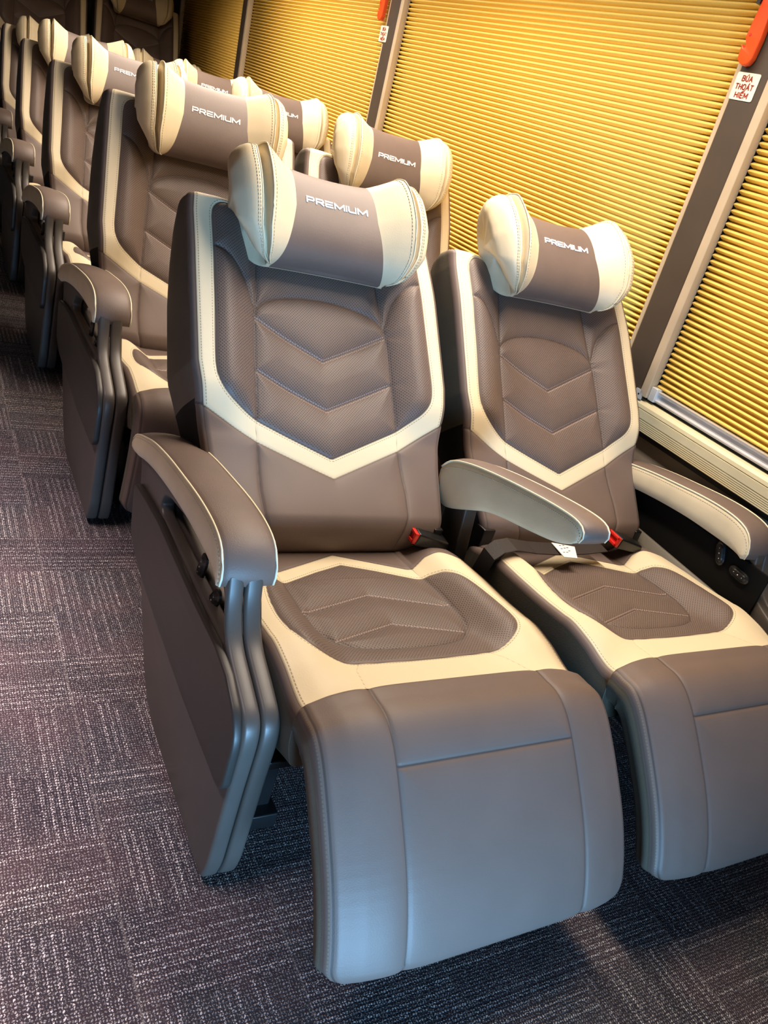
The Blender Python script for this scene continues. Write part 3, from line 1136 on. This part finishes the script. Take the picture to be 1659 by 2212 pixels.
def make_seat(col, row):
    root = empty('reclining_seat', (col * PITCH, ROWY[row], ROWZ[row]))
    tag(root, NAMES[(col, row)], 'seat', 'reclining coach seats in pairs along the window side')
    tl = math.radians(TILT[(col, row)])
    pv = (0, PIV[0], PIV[1])
    link('seat_base', me_base, root)
    link('seat_cushion', me_cush, root)
    link('leg_rest', LEGS[row == 0], root)
    link('backrest', me_back, root, pv, (tl, 0, 0))
    sl, ht = SLIDE.get((col, row), (0, 0))
    # headrest slides along the back and tilts about its own centre
    T = Matrix.Translation(pv) @ Matrix.Rotation(tl, 4, 'X')
    cy, cz = bk(HC[0], HC[1])
    T2 = Matrix.Translation((0, TY * sl, TZ * sl)) @ Matrix.Translation((0, cy, cz)) @ Matrix.Rotation(math.radians(ht), 4, 'X') @ Matrix.Translation((0, -cy, -cz))
    h = link('headrest', me_head, root)
    h.matrix_local = T @ T2
    for s_ in (-1, 1):
        w = link('headrest_wing', me_wing[s_], h)
        w['label'] = 'beige folding wing'
        link('wing_piping', me_wpipe[s_], h)
        r = link('headrest_rod', me_rod[s_], root)
        r.matrix_local = T @ Matrix.Translation((0, TY * (sl - .035), TZ * (sl - .035)))
    tx = link('embroidered_lettering', me_text, h)
    tx['label'] = 'white embroidered lettering'
    if col == 0:
        sz = 1.0 if row == 0 else 1.045
        p = link('side_panel', me_pan_out, root, scale=(1, 1, sz))
        link('inner_panel', me_pan_mid, p)
        link('tray_cover', me_tray, p)
        a = link('armrest_pad', me_pad, root, scale=(1, 1, sz)); link('piping', me_padpipe, a)
        for (y, z, an) in ((.285, .362, .25), (.215, .352, .6)):
            link('seat_control_button', me_btn, root, (.0175, y, z * sz), (an, 0, 0))
    else:
        x1 = 2 * XC
        p = link('side_panel', me_pan_out, root, (x1 + .012, 0, 0), scale=(-1, 1, 1.07))
        link('inner_panel', me_pan_mid, p)
        link('tray_cover', me_tray, p)
        a = link('armrest_pad', me_pad, root, (x1, 0, 0), scale=(-1, 1, 1.07)); link('piping', me_padpipe, a)
        a = link('armrest_pad', me_mid, root, (-.010, 0, 0)); link('piping', me_midpipe, a)
        a['label'] = 'raised centre armrest pad with pale green-beige flank'
        link('armrest_bracket', me_brk, root)
        link('side_trim', me_trim, root)
        bp = MB(); bp.box((x1 - .046, .10, .20), (x1 - .041, .60, .44))
        link('control_plate', ME.setdefault('cp', bp.mesh('control_plate', [M['matte']], bevel=.002)), root)
        for (y, z, an) in ((.219, .421, -.45), (.159, .407, -1.5)):
            link('seat_control_button', me_btn, root, (x1 - .046, y, z), (an, 0, 0))
    if row < 2:
        bx = (.503, .392, .330) if col == 0 else (.463, .372, .334)
        bo = link('seatbelt_buckle', me_buck, root, bx, (0, math.radians(10), math.radians(-8)), (1.1, 1.0, 1.1))
        link('release_button', me_rel, bo)['label'] = 'red release button'
    return root


ME = {}
ROOTS = {}
for r_ in range(6):
    for c_ in (0, 1):
        ROOTS[(c_, r_)] = make_seat(c_, r_)
bel = link('lap_belt', belt_mesh(), ROOTS[(1, 0)])
bt = MB()
bt.hexa([(.222, .316, .349), (.256, .312, .348), (.284, .355, .348), (.230, .370, .349), (.222, .316, .3505), (.256, .312, .3495), (.284, .355, .3495), (.230, .370, .3505)])
for i, (tx_, ty_) in enumerate(((.217, .345), (.226, .345), (.236, .350), (.221, .358), (.231, .360), (.240, .362), (.226, .370), (.236, .371))):
    bt.box((tx_ + .016, ty_ - .013, .3485), (tx_ + .021, ty_ - .0105, .3508), 1)
tg = link('paper_tag', bt.mesh('paper_tag', [M['white'], M['grayink']]), bel)
tg['label'] = 'small white printed paper tag'

# ------------------------------------------------------------------ the coach body
LEAN = .0571
WX, WZ = 1.2, .59


def wx(z, off=0):                # interior surface of the leaning window wall; off = towards the room
    return WX - math.tan(LEAN) * (z - WZ) - off


def wbox(b, y0, y1, z0, z1, o0, o1, mi=0):
    b.hexa([(wx(z0, o0), y0, z0), (wx(z0, o1), y0, z0), (wx(z0, o1), y1, z0), (wx(z0, o0), y1, z0),
            (wx(z1, o0), y0, z1), (wx(z1, o1), y0, z1), (wx(z1, o1), y1, z1), (wx(z1, o0), y1, z1)], mi)


def struct(name, me):
    return tag(link(name, me), kind='structure')


YF, YR, XL, ZT = -3.4, 5.75, -1.35, 1.78
b = MB(); b.box((XL, YF, -.06), (1.35, YR, 0)); struct('floor', b.mesh('floor', [M['carpet']]))
b = MB(); b.box((XL, 4.42, 0), (1.25, YR, .30)); struct('trim_2', b.mesh('rear_platform', [M['carpet']]))
b = MB(); b.box((XL - .05, YF, ZT), (1.35, YR, ZT + .05)); struct('ceiling', b.mesh('ceiling', [M['ceil']]))
b = MB(); b.box((XL - .05, YF, -.06), (XL, YR, ZT)); struct('wall_left', b.mesh('wall_left', [M['wall']]))
b = MB(); b.box((XL, YR, 0), (1.35, YR + .05, ZT)); struct('wall_rear', b.mesh('wall_rear', [M['wall']]))
# window wall : lower part, header, pillars
b = MB()
wbox(b, YF, YR, 0, .585, -.005, -.08)
wbox(b, YF, YR, 1.62, 1.80, -.005, -.08)
struct('wall_right', b.mesh('wall_right', [M['gray']]))
PIL = [(.6585, .743), (2.366, 2.452), (4.085, 4.168), (5.44, 5.75)]
for i, (a_, c_) in enumerate(PIL):
    b = MB(); wbox(b, a_, c_, .575, 1.70, .012, -.07)
    struct('trim_%d' % (10 + i), b.mesh('pillar', [M['pillar']], bevel=.006))
    b = MB(); wbox(b, a_ - .024, a_ - .0005, .60, 1.70, .016, -.01)
    wbox(b, c_ + .0005, c_ + .014, .60, 1.70, .008, -.01)
    struct('trim_%d' % (20 + i), b.mesh('blind_guide', [M['strip']], bevel=.002))
WIN = [(-1.10, .630), (.760, 2.338), (2.470, 4.057), (4.186, 5.42)]
for i, (a_, c_) in enumerate(WIN):
    b = MB(); wbox(b, a_, c_, .59, 1.62, -.055, -.062)
    struct('window_%d' % (i + 1), b.mesh('window_glass', [M['glass']]))
# sill rail
b = MB()
def prof_strip(b, pts, y0, y1, mi=0):   # closed profile of (off,z)
    n = len(pts)
    vs = [(wx(z, o), y0, z) for o, z in pts] + [(wx(z, o), y1, z) for o, z in pts]
    fs = [(k, (k + 1) % n, n + (k + 1) % n, n + k) for k in range(n)] + [tuple(range(n))[::-1], tuple(n + k for k in range(n))]
    b.add(vs, fs, mi)
pr = [(-.03, .522), (.014, .522)]
z = .524
while z < .549:
    pr += [(.018, z), (.018, z + .0025), (.015, z + .003), (.015, z + .0042)]
    z += .0045
pr += [(.014, .5505), (.018, .552), (.0185, .571), (.0145, .5725), (.018, .574), (.0165, .582), (.010, .589), (-.002, .592), (-.03, .592)]
prof_strip(b, pr, YF, 5.42)
struct('trim_1', b.mesh('sill_rail', [M['cream']]))
b = MB(); wbox(b, YF, 5.42, .508, .5215, .006, -.004); wbox(b, YF, 5.42, .592, .597, -.004, -.03)
struct('trim_3', b.mesh('rubber_gap', [M['gap']]))

# pleated blinds
PITCHZ = .01385
def blind(y0, y1, label):
    root = empty('pleated_blind', (wx(.62), (y0 + y1) / 2, .598))
    tag(root, label, 'blind', 'golden pleated window blinds')
    ox, oy, oz = root.location
    V_, F_ = [], []
    z = .628; pts = []
    while z < 1.66:
        for t, o in ((0, -.0170), (.15, -.0112), (.30, -.0064), (.45, -.0036), (.57, -.0032), (.72, -.0066), (.88, -.0122)):
            pts.append((wx(z + t * PITCHZ, o), z + t * PITCHZ))
        z += PITCHZ
    n = len(pts)
    for (x, zz) in pts: V_ += [(x - ox, y0 - oy, zz - oz), (x - ox, y1 - oy, zz - oz)]
    for (x, zz) in pts: V_ += [(x - ox + .002, y0 - oy, zz - oz), (x - ox + .002, y1 - oy, zz - oz)]
    for k in range(n - 1):
        F_.append((2 * k, 2 * k + 2, 2 * k + 3, 2 * k + 1))
        F_.append((2 * n + 2 * k, 2 * n + 2 * k + 1, 2 * n + 2 * k + 3, 2 * n + 2 * k + 2))
        F_.append((2 * k, 2 * n + 2 * k, 2 * n + 2 * k + 2, 2 * k + 2)); F_.append((2 * k + 1, 2 * k + 3, 2 * n + 2 * k + 3, 2 * n + 2 * k + 1))
    link('pleated_fabric', mesh_from('pleated_fabric', V_, F_, [M['blind']], None, True), root)
    b = MB()
    prof_strip(b, [(-.018, .600), (.004, .600), (.005, .604), (-.002, .607), (-.003, .618), (.003, .621), (.004, .626), (-.018, .628)], y0 + .012, y1 - .012)
    me = b.mesh('bottom_rail', [M['alu']])
    for v in me.vertices: v.co -= Vector((ox, oy, oz))
    link('bottom_rail', me, root)
    for ya, yb in ((y0 - .004, y0 + .016), (y1 - .016, y1 + .004)):
        b = MB(); wbox(b, ya, yb, .598, .632, .009, -.016)
        me = b.mesh('end_cap', [M['alup']], bevel=.002)
        for v in me.vertices: v.co -= Vector((ox, oy, oz))
        link('end_cap', me, root)


blind(WIN[0][0], WIN[0][1], 'golden pleated blind at right edge above the aluminium rail, nearest the camera')
blind(WIN[1][0], WIN[1][1], 'golden pleated blind on the large window beside the second row')
blind(WIN[2][0], WIN[2][1], 'golden pleated blind between the bare pillar and the pillar with the distant hammer')
blind(WIN[3][0], WIN[3][1], 'small golden pleated blind farthest back next to the dark post')
# bracket tab at the pillar foot
b = MB(); wbox(b, .648, .672, .590, .612, .016, .012)
wbox(b, .657, .661, .599, .603, .0165, .0158, 1)
tag(link('mounting_bracket', b.mesh('mounting_bracket', [M['alup'], M['gap']])), 'small silver screw bracket at the foot of the near pillar', 'bracket')


# ------------------------------------------------------------------ hammers and stickers on two pillars
def stroke_text(b, glyphs, ox, oz, h, wtot, w, place, mi=0):
    """glyphs: list of (width, strokes) laid out over wtot"""
    tot = sum(g[0] for g in glyphs) + .3 * (len(glyphs) - 1)
    sc = wtot / tot
    x = ox
    for wd, strokes in glyphs:
        for s_ in strokes:
            for (ax, ay), (bx, by) in zip(s_[:-1], s_[1:]):
                A = Vector((x + ax * sc, oz + ay * h)); B_ = Vector((x + bx * sc, oz + by * h))
                d = (B_ - A)
                if d.length < 1e-7: continue
                d.normalize()
                A -= d * w * .5; B_ += d * w * .5
                p = Vector((-d.y, d.x)) * w
                q = []
                for lift in (0, .0006):
                    for P_, sg in ((A, -1), (B_, -1), (B_, 1), (A, 1)):
                        r = P_ + p * sg
                        q.append(place(r.x, r.y, lift))
                b.hexa(q, mi)
        x += (wd + .3) * sc


G2 = {
    'B': (.62, [[(0, 0), (0, 1), (.4, 1), (.58, .88), (.58, .64), (.4, .53), (0, .53)], [(.4, .53), (.62, .4), (.62, .12), (.42, 0), (0, 0)]]),
    'U': (.62, [[(0, 1), (0, .2), (.15, 0), (.47, 0), (.62, .2), (.62, 1)]]),
    'U1': (.62, [[(0, 1), (0, .2), (.15, 0), (.47, 0), (.62, .2), (.62, 1)], [(.28, 1.12), (.42, 1.32)]]),
    'A': (.7, [[(0, 0), (.35, 1), (.7, 0)], [(.13, .36), (.57, .36)]]),
    'A1': (.7, [[(0, 0), (.35, 1), (.7, 0)], [(.13, .36), (.57, .36)], [(.34, 1.12), (.48, 1.32)]]),
    'T': (.62, [[(0, 1), (.62, 1)], [(.31, 1), (.31, 0)]]),
    'H': (.62, [[(0, 0), (0, 1)], [(.62, 0), (.62, 1)], [(0, .5), (.62, .5)]]),
    'O': (.7, [[(.2, 0), (0, .25), (0, .75), (.2, 1), (.5, 1), (.7, .75), (.7, .25), (.5, 0), (.2, 0)]]),
    'I': (.06, [[(.03, 0), (.03, 1)]]),
    'E2': (.55, [[(.55, 0), (0, 0), (0, 1), (.55, 1)], [(0, .52), (.48, .52)], [(.08, 1.12), (.27, 1.27), (.46, 1.12)], [(.5, 1.36), (.58, 1.44), (.50, 1.52)]]),
    'M': (.8, [[(0, 0), (0, 1), (.4, .25), (.8, 1), (.8, 0)]]),
}


def sticker(yc, zc, label):
    w2, h2 = .0315, .0265
    root = empty('hammer_sticker', (wx(zc, .0125), yc, zc))
    tag(root, label, 'sticker', 'escape hammer stickers')
    ox, oy, oz = root.location
    def place(a, c, lift):       # a: towards the front (-y) is reading direction
        return Vector((wx(zc + c, .0135 + lift) - ox, -a, c))
    b = MB()
    q = round_corner([(-w2, -h2), (w2, -h2), (w2, h2), (-w2, h2)], .005)
    n = len(q)
    b.add([place(x, z_, -.0008) for x, z_ in q] + [place(x, z_, 0) for x, z_ in q],
          [tuple(range(n))[::-1], tuple(n + k for k in range(n))] + [(k, (k + 1) % n, n + (k + 1) % n, n + k) for k in range(n)])
    link('sticker_sheet', b.mesh('sticker_sheet', [M['sticker']]), root)
    t = MB()
    stroke_text(t, [G2[c] for c in ('B', 'U1', 'A')], -.0135, .0105, .0095, .027, .00115, place)
    stroke_text(t, [G2[c] for c in ('T', 'H', 'O', 'A1', 'T')], -.024, -.0055, .0095, .047, .00115, place)
    stroke_text(t, [G2[c] for c in ('H', 'I', 'E2', 'M')], -.0175, -.0215, .0095, .034, .00115, place)
    link('red_lettering', t.mesh('red_lettering', [M['ink']]), root)


sticker(.711, 1.284, 'white sticker with red words on the near pillar below the hammer at top right')
sticker(2.457 - .0, 1.262, 'small white sticker with red words on the far pillar, top centre')


def hammer(yc, ztip, label, an=.0):
    root = empty('escape_hammer', (wx(ztip, .022), yc, ztip), (0, 0, 0))
    tag(root, label, 'hammer', 'red escape hammers')
    ox = root.location[0]
    # handle outline in (a,z): a towards the front of the coach
    hl = [(-.010, .004), (0, 0), (.012, .003), (.019, .014), (.022, .050), (.020, .105), (.017, .135), (-.003, .135), (-.012, .120), (-.017, .075), (-.019, .052), (-.009, .036), (-.013, .032), (-.020, .040), (-.0205, .028), (-.019, .012)]
    hl = round_corner(hl, .003)
    me = plate('handle', [[(-a_, z_) for a_, z_ in hl]], -.008, .008, .003, M['orange'])
    for v in me.vertices: v.co.x += -math.tan(LEAN) * v.co.z
    root_h = link('handle', me, root)
    b = MB(); b.tube([(-.009 - .055 * math.tan(LEAN), .008, .057), (-.0075 - .055 * math.tan(LEAN), .008, .057)], .003, 14)
    link('handle_hole', b.mesh('handle_hole', [M['red']]), root)
    b = MB()
    b.tube([(-.0 - .15 * math.tan(LEAN), .034, .150), (-.0 - .15 * math.tan(LEAN), -.030, .150)], .013, 18)
    b.tube([(-.15 * math.tan(LEAN), .034, .150), (-.15 * math.tan(LEAN), .046, .150)], .006, 12)
    b.box((-.012 - .0085, -.016, .128), (.003, .004, .150))
    link('hammer_head', b.mesh('hammer_head', [M['orange']], True), root)
    b = MB(); b.box((.006 - .009, -.022, .095), (.011 - .006, .020, .165)); b.box((-.018, .012, .112), (.004, .022, .122))
    link('wall_clip', b.mesh('wall_clip', [M['blackp']]), root)


hammer(.727, 1.319, 'orange escape hammer on the near pillar at the top right corner')
hammer(2.490, 1.300, 'orange escape hammer on the far pillar at top centre')
